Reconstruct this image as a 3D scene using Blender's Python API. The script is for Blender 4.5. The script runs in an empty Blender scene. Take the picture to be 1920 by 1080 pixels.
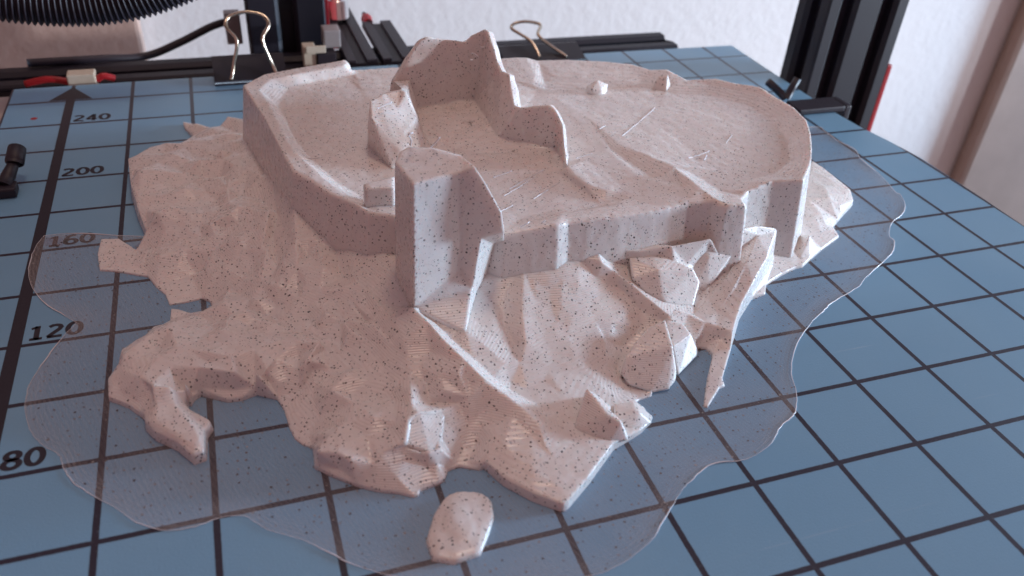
import bpy, bmesh, math, random
from mathutils import Vector, Matrix, noise
from mathutils.geometry import delaunay_2d_cdt

# ------------------------------------------------------------------ scene
scn = bpy.context.scene
COL = scn.collection
MM = 0.001                      # the plate is printed in millimetres; the scene is life size
rnd = random.Random(7)

cam_d = bpy.data.cameras.new('camera')
cam = bpy.data.objects.new('camera', cam_d)
COL.objects.link(cam)
cam_d.sensor_width = 36.0
cam_d.lens = 28.972
cam_d.clip_start = 0.005
cam_d.clip_end = 20.0
R = Matrix(((0.94593201, 0.14020534, -0.29249801),
            (-0.31918529, 0.56285401, -0.76244089),
            (0.0577354, 0.81457831, 0.57717311)))
cam.matrix_world = Matrix.Translation(Vector((52.755, -46.936, 122.345)) * MM) @ R.to_4x4()
cam_d.dof.use_dof = True
cam_d.dof.focus_distance = 0.205
cam_d.dof.aperture_fstop = 20.0
scn.camera = cam

w = bpy.data.worlds.new('World')
scn.world = w
w.use_nodes = True
w.node_tree.nodes['Background'].inputs[0].default_value = (1.0, 0.61, 0.65, 1)
w.node_tree.nodes['Background'].inputs[1].default_value = 0.29

def area(name, loc, target, size, power, color, size_y=None):
    d = bpy.data.lights.new(name, 'AREA')
    d.energy = power
    d.color = color
    d.shape = 'RECTANGLE'
    d.size = size
    d.size_y = size_y or size
    o = bpy.data.objects.new(name, d)
    COL.objects.link(o)
    o.location = Vector(loc) * MM
    o.rotation_euler = (Vector(target) * MM - o.location).to_track_quat('-Z', 'Y').to_euler()
    return o

area('window_light', (1950, -40, 205), (120, 140, 10), 0.28, 50.0, (0.53, 0.76, 1.0), 0.32)
area('ceiling_lamp', (200, 205, 860), (120, 120, 0), 0.12, 1.25, (1.0, 0.75, 0.60))
sd = bpy.data.lights.new('wall_fill_spot', 'SPOT')  # added spot, out of view, to brighten the back wall
sd.energy = 125.0
sd.color = (0.86, 0.92, 1.0)
sd.spot_size = math.radians(22)
sd.spot_blend = 0.9
sd.shadow_soft_size = 0.03
so = bpy.data.objects.new('wall_fill_spot', sd)
COL.objects.link(so)
so.location = Vector((1818, -415, 150)) * MM
so.rotation_euler = Vector((-math.cos(math.radians(26)), math.sin(math.radians(26)), -0.13)).to_track_quat('-Z', 'Y').to_euler()

scn.view_settings.view_transform = 'Standard'
scn.view_settings.look = 'None'
scn.view_settings.gamma = 1.0
scn.view_settings.use_curve_mapping = False
scn.view_settings.exposure = -0.12
scn.render.engine = 'CYCLES'
scn.cycles.max_bounces = 6
scn.cycles.diffuse_bounces = 3
scn.cycles.glossy_bounces = 2
scn.cycles.transmission_bounces = 2
scn.cycles.transparent_max_bounces = 6
scn.cycles.use_adaptive_sampling = True
scn.cycles.adaptive_threshold = 0.03

# ------------------------------------------------------------------ helpers
def tag(o, label=None, cat=None, group=None, kind=None):
    if label: o['label'] = label
    if cat: o['category'] = cat
    if group: o['group'] = group
    if kind: o['kind'] = kind
    return o

def empty(name, loc=(0, 0, 0)):
    o = bpy.data.objects.new(name, None)
    o.empty_display_size = 0.01
    COL.objects.link(o)
    o.location = Vector(loc) * MM
    return o

def link(name, bm, m, parent=None, smooth=False, recalc=False):
    if recalc:
        bmesh.ops.recalc_face_normals(bm, faces=bm.faces)
    me = bpy.data.meshes.new(name)
    bm.to_mesh(me)
    bm.free()
    me.transform(Matrix.Scale(MM, 4))
    me.materials.append(m)
    if smooth:
        me.polygons.foreach_set('use_smooth', [True] * len(me.polygons))
    o = bpy.data.objects.new(name, me)
    COL.objects.link(o)
    if parent:
        o.parent = parent
        o.matrix_parent_inverse = Matrix.Translation(-parent.location)
    return o

def poly_mesh(P, faces):
    bm = bmesh.new()
    vs = {k: bm.verts.new(v) for k, v in P.items()}
    for f in faces:
        try:
            bm.faces.new([vs[k] for k in f])
        except ValueError:
            pass
    return bm

def densify(bm, L, rounds=9):
    bmesh.ops.triangulate(bm, faces=bm.faces)
    for _ in range(rounds):
        es = [e for e in bm.edges if e.calc_length() > L]
        if not es:
            break
        bmesh.ops.subdivide_edges(bm, edges=es, cuts=1)
        bmesh.ops.triangulate(bm, faces=[f for f in bm.faces if len(f.verts) > 3])

def soften(bm, n=2, fac=0.5):
    vs = [v for v in bm.verts if not v.is_boundary]
    for _ in range(n):
        bmesh.ops.smooth_vert(bm, verts=vs, factor=fac, use_axis_x=True, use_axis_y=True, use_axis_z=True)

def roughen(bm, amp, freq, amp2=0.0, freq2=1.0, zmin=0.25):
    bm.normal_update()
    for v in bm.verts:
        if v.is_boundary or v.co.z < zmin:
            continue
        d = noise.noise(v.co * freq) * amp
        if amp2:
            d += noise.noise(v.co * freq2 + Vector((31, 7, 3))) * amp2
        v.co += v.normal * d

def tri_relief(pts, ed, n):
    """Delaunay triangles inside the outline (the first n points), keeping the ridge lines as edges"""
    vs, es, fs, ov, oe, of = delaunay_2d_cdt([p.xy for p in pts], ed, [list(range(n))], 1, 0.05)
    co = []
    for i, v in enumerate(vs):
        if ov[i]:
            z = max(pts[j].z for j in ov[i])
        else:
            near = sorted(pts, key=lambda p: (p.xy - v).length)[:2]
            d0, d1 = (near[0].xy - v).length, (near[1].xy - v).length
            z = (near[0].z * d1 + near[1].z * d0) / max(1e-6, d0 + d1)
        co.append(Vector((v.x, v.y, z)))
    return co, fs

def heightfield(outline, lines, zfoot, flare, step=14.0, extra=0, gap=6.0, amp=0.9, seed=3):
    """faceted relief inside an outline, broken along ridge and valley lines, with side walls down to zfoot;
    `extra` more corner points are strewn over the wide faces so they break into small planes"""
    pts, ed = [Vector(p) for p in outline], []
    n = len(outline)
    for l in lines:
        last = None
        for a, b in zip(l, l[1:]):
            a, b = Vector(a), Vector(b)
            k = max(1, int((b - a).length / step))
            if last is None:
                pts.append(a); last = len(pts) - 1
            for i in range(1, k + 1):
                pts.append(a.lerp(b, i / k)); ed.append((last, len(pts) - 1)); last = len(pts) - 1
    ed = [e for e in ed if (pts[e[0]].xy - pts[e[1]].xy).length > 0.1]
    co, fs = tri_relief(pts, ed, n)
    if extra:
        r = random.Random(seed)
        tris = [f for f in fs if len(f) == 3]
        area = [abs((co[f[1]] - co[f[0]]).xy.cross((co[f[2]] - co[f[0]]).xy)) for f in tris]
        segs = [(pts[a].xy, pts[b].xy) for a, b in ed]
        new = []
        for _ in range(extra * 12):
            f = r.choices(tris, area)[0]
            u, v = r.random(), r.random()
            if u + v > 1: u, v = 1 - u, 1 - v
            p = co[f[0]] + (co[f[1]] - co[f[0]]) * u + (co[f[2]] - co[f[0]]) * v
            if p.z < 0.9: continue
            if any((p.xy - q.xy).length < gap for q in new) or any((p.xy - q.xy).length < gap * 0.6 for q in pts): continue
            bad = False
            for a, b in segs:
                t = max(0, min(1, (p.xy - a).dot(b - a) / max(1e-9, (b - a).length_squared)))
                if (a + (b - a) * t - p.xy).length < gap * 0.45:
                    bad = True; break
            if bad: continue
            p = p.copy(); p.z += r.uniform(-1, 1) * amp * min(1.0, (p.z - 0.6) / 2.5) * (1.0 if p.x < 74 and p.y > 76 else (0.25 if p.x < 95 else 0.08))
            new.append(p)
            if len(new) >= extra: break
        co, fs = tri_relief(pts + new, ed, n)
    bm = bmesh.new()
    out = [bm.verts.new(c) for c in co]
    for f in fs:
        try:
            bm.faces.new([out[i] for i in f])
        except ValueError:
            pass
    bmesh.ops.delete(bm, geom=[v for v in bm.verts if not v.link_faces], context='VERTS')
    bm.normal_update()
    for f in bm.faces:
        if f.normal.z < 0:
            f.normal_flip()
    be = [e for e in bm.edges if e.is_boundary]
    off = {}
    for e in be:
        f = e.link_faces[0]
        d = (e.verts[1].co - e.verts[0].co)
        nrm = Vector((d.y, -d.x, 0))
        if nrm.length > 1e-9:
            nrm.normalize()
        c = f.calc_center_median() - e.verts[0].co
        if nrm.dot(Vector((c.x, c.y, 0))) > 0:
            nrm = -nrm
        for v in e.verts:
            off.setdefault(v, Vector()); off[v] += nrm
    low = {}
    for v, o in off.items():
        o = o.normalized() if o.length > 1e-6 else Vector()
        h = v.co.z - zfoot
        low[v] = bm.verts.new((v.co.x + o.x * flare * h, v.co.y + o.y * flare * h, zfoot))
    for e in be:
        a, b = e.verts
        try:
            bm.faces.new((a, b, low[b], low[a]))
        except ValueError:
            pass
    bmesh.ops.recalc_face_normals(bm, faces=bm.faces)
    return bm

def box(bm, x0, x1, y0, y1, z0, z1, mat=None, bevel=0.0):
    r = bmesh.ops.create_cube(bm, size=1.0)
    M = Matrix.Translation(((x0 + x1) / 2, (y0 + y1) / 2, (z0 + z1) / 2)) @ Matrix.Diagonal((x1 - x0, y1 - y0, z1 - z0, 1))
    if mat is not None:
        M = mat @ M
    bmesh.ops.transform(bm, matrix=M, verts=r['verts'])
    if bevel:
        es = list({e for v in r['verts'] for e in v.link_edges})
        bmesh.ops.bevel(bm, geom=es, offset=bevel, segments=2, affect='EDGES', profile=0.6)

def tube(bm, pts, rad, seg=8, caps=True):
    pts = [Vector(p) for p in pts]
    rings = []
    up = Vector((0, 0, 1))
    for i, p in enumerate(pts):
        t = (pts[min(i + 1, len(pts) - 1)] - pts[max(i - 1, 0)]).normalized()
        s = t.cross(up)
        if s.length < 1e-3:
            s = t.cross(Vector((0, 1, 0)))
        s.normalize()
        u = s.cross(t).normalized()
        r = rad[i] if isinstance(rad, (list, tuple)) else rad
        rings.append([bm.verts.new(p + (s * math.cos(2 * math.pi * k / seg) + u * math.sin(2 * math.pi * k / seg)) * r) for k in range(seg)])
    for a, b in zip(rings, rings[1:]):
        for k in range(seg):
            bm.faces.new((a[k], a[(k + 1) % seg], b[(k + 1) % seg], b[k]))
    if caps:
        bm.faces.new(rings[0]); bm.faces.new(rings[-1])

def spline(pts, n=8):
    pts = [Vector(p) for p in pts]
    out = []
    for i in range(len(pts) - 1):
        p0, p1, p2, p3 = pts[max(i - 1, 0)], pts[i], pts[i + 1], pts[min(i + 2, len(pts) - 1)]
        for k in range(n):
            t = k / n
            out.append(0.5 * ((2 * p1) + (p2 - p0) * t + (2 * p0 - 5 * p1 + 4 * p2 - p3) * t * t + (3 * p1 - p0 - 3 * p2 + p3) * t ** 3))
    out.append(pts[-1])
    return out

# ------------------------------------------------------------------ materials
class N:
    def __init__(s, name):
        s.m = bpy.data.materials.new(name)
        s.m.use_nodes = True
        s.t = s.m.node_tree
        s.b = s.t.nodes['Principled BSDF']
        s.out = s.t.nodes['Material Output']
        s.co = s.t.nodes.new('ShaderNodeTexCoord')
    def n(s, kind, **kw):
        x = s.t.nodes.new('ShaderNode' + kind)
        for k, v in kw.items():
            setattr(x, k, v)
        return x
    def l(s, a, b):
        s.t.links.new(a, b)
    def math(s, op, a, b=None, c=None, clamp=False):
        x = s.n('Math', operation=op, use_clamp=clamp)
        for i, v in enumerate((a, b, c)):
            if v is None: continue
            if isinstance(v, (int, float)): x.inputs[i].default_value = v
            else: s.l(v, x.inputs[i])
        return x.outputs[0]
    def noise(s, scale, detail=2.0, rough=0.5, vec=None):
        x = s.n('TexNoise')
        x.inputs['Scale'].default_value = scale
        x.inputs['Detail'].default_value = detail
        x.inputs['Roughness'].default_value = rough
        s.l(vec or s.co.outputs['Object'], x.inputs['Vector'])
        return x.outputs['Fac']
    def ramp(s, f, a, b):
        x = s.n('MapRange')
        x.interpolation_type = 'SMOOTHSTEP'
        s.l(f, x.inputs[0])
        x.inputs[1].default_value = a
        x.inputs[2].default_value = b
        return x.outputs[0]
    def mix(s, f, a, b):
        x = s.n('Mix', data_type='RGBA')
        for v, i in ((f, 0), (a, 6), (b, 7)):
            if isinstance(v, (int, float)): x.inputs[i].default_value = v
            elif isinstance(v, tuple): x.inputs[i].default_value = (*v, 1)
            else: s.l(v, x.inputs[i])
        return x.outputs[2]
    def bump(s, h, strength, dist):
        x = s.n('Bump')
        x.inputs['Strength'].default_value = strength
        x.inputs['Distance'].default_value = dist
        s.l(h, x.inputs['Height'])
        s.l(x.outputs[0], s.b.inputs['Normal'])
        return x
    def set(s, **kw):
        for k, v in kw.items():
            i = s.b.inputs[k.replace('_', ' ')]
            if isinstance(v, (int, float)): i.default_value = v
            elif isinstance(v, tuple): i.default_value = (*v, 1) if len(v) == 3 and i.type == 'RGBA' else v
            else: s.l(v, i)

def specks(k, size, keep, r0, r1, stretch=None, flat=False):
    """0..1 mask of dark flecks: one per Voronoi cell, only some cells, uneven sizes"""
    vec = k.co.outputs['Object']
    mp = k.n('Mapping')
    if stretch:
        mp.inputs['Rotation'].default_value = stretch
        mp.inputs['Scale'].default_value = (1.0, 0.55, 1.0)
    if flat:
        mp.inputs['Scale'].default_value = (1.0, 1.0, 0.0)
    k.l(vec, mp.inputs['Vector'])
    wn = k.n('TexNoise'); wn.inputs['Scale'].default_value = 1400; wn.inputs['Detail'].default_value = 1
    k.l(mp.outputs[0], wn.inputs['Vector'])
    ad = k.n('VectorMath', operation='MULTIPLY_ADD')
    k.l(wn.outputs['Color'], ad.inputs[0]); ad.inputs[1].default_value = (0.0005,) * 3; k.l(mp.outputs[0], ad.inputs[2])
    v = k.n('TexVoronoi')
    if flat: v.voronoi_dimensions = '2D'
    v.inputs['Scale'].default_value = 1.0 / (size * MM)
    k.l(ad.outputs[0], v.inputs['Vector'])
    sep = k.n('SeparateColor')
    k.l(v.outputs['Color'], sep.inputs[0])
    rad = k.math('MULTIPLY_ADD', sep.outputs[1], r1 - r0, r0)
    inside = k.math('SUBTRACT', rad, v.outputs['Distance'])
    m = k.ramp(inside, 0.0, 0.05)
    on = k.math('LESS_THAN', sep.outputs[0], keep)
    return k.math('MULTIPLY', m, on), sep.outputs[2]

def marble_plastic(name, film=False):
    k = N(name)
    a, da = specks(k, 1.7 if film else 0.82, 0.6 if film else 0.95, 0.06, 0.17 if film else 0.33, None, film)
    b, db = specks(k, 0.62, 0.7, 0.10, 0.36, (0.4, 0.3, 0.9))
    big = k.noise(28, 1, 0.6)
    fine = k.noise(260, 2, 0.65)
    base = k.mix(k.ramp(big, 0.3, 0.7), (0.81, 0.755, 0.715), (0.77, 0.715, 0.685))
    base = k.mix(k.math('MULTIPLY', k.ramp(fine, 0.45, 0.75), 0.25), base, (0.66, 0.60, 0.61))
    base = k.mix(k.math('MULTIPLY', b, k.math('MULTIPLY_ADD', db, 0.55, 0.08)), base, (0.18, 0.15, 0.17))
    base = k.mix(k.math('MULTIPLY', a, k.math('MULTIPLY_ADD', da, 0.45, 0.55)), base, (0.03, 0.025, 0.03))
    k.set(Base_Color=base, Roughness=k.math('MULTIPLY_ADD', fine, 0.18, 0.19), IOR=1.5)
    # layer lines across the print height and small unevenness
    sx = k.n('SeparateXYZ'); k.l(k.co.outputs['Object'], sx.inputs[0])
    lay = k.math('SINE', k.math('MULTIPLY', sx.outputs[2], 2 * math.pi / (0.28 * MM)))
    h = k.math('MULTIPLY_ADD', lay, 0.20, k.math('MULTIPLY', fine, 1.0))
    k.bump(h, 0.35, 0.00025)
    if film:
        k.set(Roughness=0.2)
        tr = k.n('BsdfTransparent')
        tr.inputs[0].default_value = (0.97, 0.94, 0.95, 1)
        mx = k.n('MixShader')
        patch = k.noise(45, 3, 0.6)
        at = k.n('Attribute'); at.attribute_name = 'inset'
        ins = k.math('MULTIPLY', at.outputs['Fac'], 1.0)
        passes = k.math('MULTIPLY_ADD', k.math('SINE', k.math('MULTIPLY', ins, 2 * math.pi / 0.8)), 0.5, 0.5)
        near = k.math('MULTIPLY', k.ramp(ins, 6.3, 0.0), k.math('MULTIPLY_ADD', passes, 0.09, 0.03))
        op = k.math('MULTIPLY_ADD', k.math('ADD', k.ramp(patch, 0.3, 0.75), near), 0.09, 0.06)
        op = k.math('ADD', op, near)
        hs = k.n('SeparateXYZ'); k.l(k.co.outputs['Object'], hs.inputs[0])
        hat = k.math('SINE', k.math('MULTIPLY', k.math('ADD', k.math('MULTIPLY', hs.outputs[0], 0.94), k.math('MULTIPLY', hs.outputs[1], 0.34)), 2 * math.pi / 0.9e-3))
        op = k.math('MULTIPLY_ADD', hat, 0.03, op, clamp=True)
        op = k.math('MAXIMUM', op, k.math('MULTIPLY', a, 0.85))
        k.l(op, mx.inputs[0]); k.l(tr.outputs[0], mx.inputs[1]); k.l(k.b.outputs[0], mx.inputs[2])
        k.l(mx.outputs[0], k.out.inputs[0])
    else:
        k.set(Subsurface_Weight=0.35, Subsurface_Radius=(1.0, 0.62, 0.55), Subsurface_Scale=0.0022)
    return k.m

def simple(name, col, rough=0.5, metal=0.0, nscale=300, nstr=0.1, var=0.15, ndist=0.0002):
    k = N(name)
    f = k.noise(nscale, 4, 0.6)
    c2 = tuple(c * (1 - var) for c in col)
    k.set(Base_Color=k.mix(f, col, c2), Roughness=k.math('MULTIPLY_ADD', f, 0.15, rough - 0.07), Metallic=metal)
    k.bump(f, nstr, ndist)
    return k.m

def sheet_mat():
    k = N('printed_sheet')
    sx = k.n('SeparateXYZ'); k.l(k.co.outputs['Object'], sx.inputs[0])
    wob = k.noise(900, 2, 0.6)
    def line(axis, half):
        q = k.math('MULTIPLY', axis, 1 / (20 * MM))
        fr = k.math('ABSOLUTE', k.math('SUBTRACT', k.math('FRACT', k.math('ADD', q, 20.5)), 0.5))
        d = k.math('MULTIPLY', fr, 20.0)
        d = k.math('ADD', d, k.math('MULTIPLY_ADD', wob, 0.16, -0.08))
        return k.math('SUBTRACT', 1.0, k.ramp(d, half - 0.07, half + 0.07))
    g = k.math('MAXIMUM', line(sx.outputs[0], 0.62), line(sx.outputs[1], 0.58))
    big = k.noise(16, 3, 0.6)
    fine = k.noise(1500, 3, 0.7)
    worn = k.ramp(k.noise(1100, 2, 0.7), 0.60, 0.72)
    blue = k.mix(k.ramp(big, 0.3, 0.7), (0.175, 0.375, 0.555), (0.200, 0.400, 0.570))
    blue = k.mix(k.math('MULTIPLY', fine, 0.25), blue, (0.22, 0.35, 0.46))
    dust = k.ramp(k.noise(2600, 1, 0.5), 0.74, 0.82)
    blue = k.mix(k.math('MULTIPLY', dust, 0.5), blue, (0.55, 0.62, 0.68))
    ink = k.mix(k.math('MULTIPLY', worn, 0.22), (0.020, 0.014, 0.030), (0.20, 0.26, 0.32))
    smear = k.noise(38, 3, 0.65)
    mp = k.n('Mapping'); mp.inputs['Rotation'].default_value = (0, 0, 0.62); mp.inputs['Scale'].default_value = (9, 900, 1)
    k.l(k.co.outputs['Object'], mp.inputs['Vector'])
    scr = k.ramp(k.noise(1.0, 2, 0.5, mp.outputs[0]), 0.70, 0.76)
    col = k.mix(g, blue, ink)
    col = k.mix(k.math('MULTIPLY', k.math('MULTIPLY', scr, k.ramp(smear, 0.45, 0.65)), 0.25), col, (0.5, 0.58, 0.64))
    k.set(Base_Color=col, Roughness=k.math('ADD', k.math('MULTIPLY_ADD', fine, 0.15, 0.17), k.math('MULTIPLY', smear, 0.22)), IOR=1.5)
    k.bump(k.noise(2200, 2, 0.6), 0.35, 0.00012)
    return k.m

M = dict(
    pla=marble_plastic('speckled_plastic'), film=marble_plastic('speckled_plastic_film', True),
    bead=simple('film_edge_plastic', (0.86, 0.84, 0.86), 0.22, 0, 2000, 0.2),
    sheet=sheet_mat(), ink=simple('printed_ink', (0.022, 0.016, 0.03), 0.45, 0, 1500, 0.2, 0.4),
    plate=simple('plate_edge', (0.55, 0.50, 0.48), 0.5, 0, 200),
    black=simple('black_anodised', (0.012, 0.009, 0.018), 0.55, 0.0, 900, 0.05),
    blackp=simple('black_plastic', (0.022, 0.016, 0.026), 0.5, 0, 700, 0.2),
    clip=simple('black_enamel', (0.020, 0.016, 0.024), 0.35, 0.0, 500, 0.05),
    wire=simple('nickel_wire', (0.72, 0.62, 0.50), 0.22, 1.0, 600, 0.05),
    chrome=simple('chrome', (0.85, 0.85, 0.85), 0.12, 1.0, 600, 0.02),
    red=simple('red_plastic', (0.42, 0.012, 0.02), 0.4, 0, 500, 0.1),
    beige=simple('ivory_plastic', (0.70, 0.62, 0.50), 0.5, 0, 500, 0.1),
    grey=simple('grey_plastic', (0.36, 0.32, 0.32), 0.5, 0, 500, 0.1),
    wall=simple('wall_paint', (0.80, 0.77, 0.77), 0.85, 0, 130, 0.35, 0.05, 0.0012),
    panel=simple('wall_shade_left', (0.50, 0.33, 0.27), 0.8, 0, 180, 0.4, 0.2, 0.001),  # brown of the wall where it lies in shadow at left
    shade_brown=simple('wall_shade_right', (0.42, 0.30, 0.25), 0.6, 0, 40, 0.1, 0.25),  # tone close to the shaded wall at right
    desk=simple('desk_top', (0.32, 0.24, 0.20), 0.5, 0, 60, 0.1, 0.2),
)

# ------------------------------------------------------------------ setting
def quad_box(name, x0, x1, y0, y1, z0, z1, m, bevel=0.0):
    bm = bmesh.new(); box(bm, x0, x1, y0, y1, z0, z1, bevel=bevel)
    return link(name, bm, m)
tag(quad_box('wall', -900, 1800, 430, 450, -420, 900, M['wall']), 'white textured plaster wall behind the printer', kind='structure')
tag(quad_box('table', -900, 1800, -500, 430, -300, -280, M['desk']), 'brown table far below the printer', kind='structure')

# ------------------------------------------------------------------ build plate
bp = empty('build_plate', (130, 125, 0))
tag(bp, 'blue printed build plate with black grid lines and millimetre numbers', 'build plate')
bm = bmesh.new()
edge = [(-20, -25), (277, -25), (278, 40), (279, 90), (280.5, 125), (281, 155), (279, 170), (276.5, 182), (275, 200), (275, 240), (275.4, 273.5), (200, 274.6), (100, 275), (20, 274.5), (-20, 274)]
ev = [bm.verts.new((x, y, 0)) for x, y in edge]
ef = bm.faces.new(ev)
ex = bmesh.ops.extrude_face_region(bm, geom=[ef])
for v in ex['geom']:
    if isinstance(v, bmesh.types.BMVert): v.co.z = -1.0
bmesh.ops.recalc_face_normals(bm, faces=bm.faces)
link('grid_sheet', bm, M['sheet'], bp)
bm = bmesh.new(); box(bm, -27, 273, -28, 271, -5.2, -1.2, bevel=0.5)
link('heated_bed', bm, M['plate'], bp)
bm = bmesh.new()
def flat(bm, pts, z): bm.faces.new([bm.verts.new((x, y, z)) for x, y in pts])
flat(bm, [(-1.45, -24), (1.45, -24), (1.45, 261), (-1.45, 261)], 0.03)
link('axis_line', bm, M['ink'], bp)
bm = bmesh.new(); flat(bm, [(-7, 260.8), (7, 260.8), (0, 272.5)], 0.034)
link('arrow_head', bm, M['ink'], bp)

# digits as bold outlines, drawn as thick strokes: 10 units tall
def stroke_digit(bm, ch, ox, oy, z, s):
    W2 = 0.62                                # half stroke, in mm at s = 1
    def ribbon(pts, closed=False, hw=W2):
        n = len(pts); L = []; Rr = []
        for i in range(n):
            a = Vector(pts[(i - 1) % n] if (closed or i) else pts[0]); c = Vector(pts[(i + 1) % n] if (closed or i < n - 1) else pts[-1])
            t = (c - a).normalized(); nn = Vector((-t.y, t.x))
            q = Vector(pts[i])
            wd = hw * (1.0 + 0.28 * abs(t.y))
            L.append(bm.verts.new((ox + (q.x + nn.x * wd) * s, oy + (q.y + nn.y * wd) * s, z)))
            Rr.append(bm.verts.new((ox + (q.x - nn.x * wd) * s, oy + (q.y - nn.y * wd) * s, z)))
        for i in range(n if closed else n - 1):
            j = (i + 1) % n
            bm.faces.new((L[i], L[j], Rr[j], Rr[i]))
    def ell(cx, cy, rx, ry, n=24): return [(cx + rx * math.cos(2 * math.pi * k / n), cy + ry * math.sin(2 * math.pi * k / n)) for k in range(n)]
    if ch == '0': ribbon(ell(2.5, 3.5, 1.85, 2.9), True)
    if ch == '8': ribbon(ell(2.5, 5.1, 1.55, 1.35, 20), True); ribbon(ell(2.5, 2.05, 1.85, 1.5, 20), True)
    if ch == '6': ribbon(ell(2.5, 2.2, 1.8, 1.6, 20), True); ribbon([(4.0, 6.35), (2.9, 6.5), (1.7, 5.9), (0.95, 4.6), (0.7, 3.0), (0.75, 2.0)])
    if ch == '1': ribbon([(2.7, 0), (2.7, 7)]); ribbon([(1.0, 5.9), (2.0, 6.2), (2.7, 6.6)], hw=0.5); ribbon([(0.9, 0.5), (4.4, 0.5)])
    if ch == '2': ribbon([(0.7, 5.7), (1.6, 6.3), (2.6, 6.4), (3.6, 6.0), (4.0, 5.1), (3.6, 4.1), (2.5, 2.9), (1.1, 1.3), (0.7, 0.6)]); ribbon([(0.4, 0.58), (4.5, 0.58)])
    if ch == '4': ribbon([(3.3, 0), (3.3, 7)]); ribbon([(3.2, 6.6), (0.7, 2.2)]); ribbon([(0.2, 1.9), (4.7, 1.9)])
for txt, y in (('80', 80), ('120', 120), ('160', 160), ('200', 200), ('240', 240)):
    bm = bmesh.new()
    x0 = 2.1 if len(txt) == 3 else 2.3
    for i, ch in enumerate(txt):
        stroke_digit(bm, ch, x0 + i * 3.95, y + 1.5, 0.03 + 0.002 * i, 0.74)
    link('printed_number', bm, M['ink'], bp)
for x, y in ((12.0, 247.0),):
    bm = bmesh.new(); bmesh.ops.create_circle(bm, cap_ends=True, segments=9, radius=1.1, matrix=Matrix.Translation((-10, 246.5, 0.03)))
    link('red_mark', bm, M['red'], bp)

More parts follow.
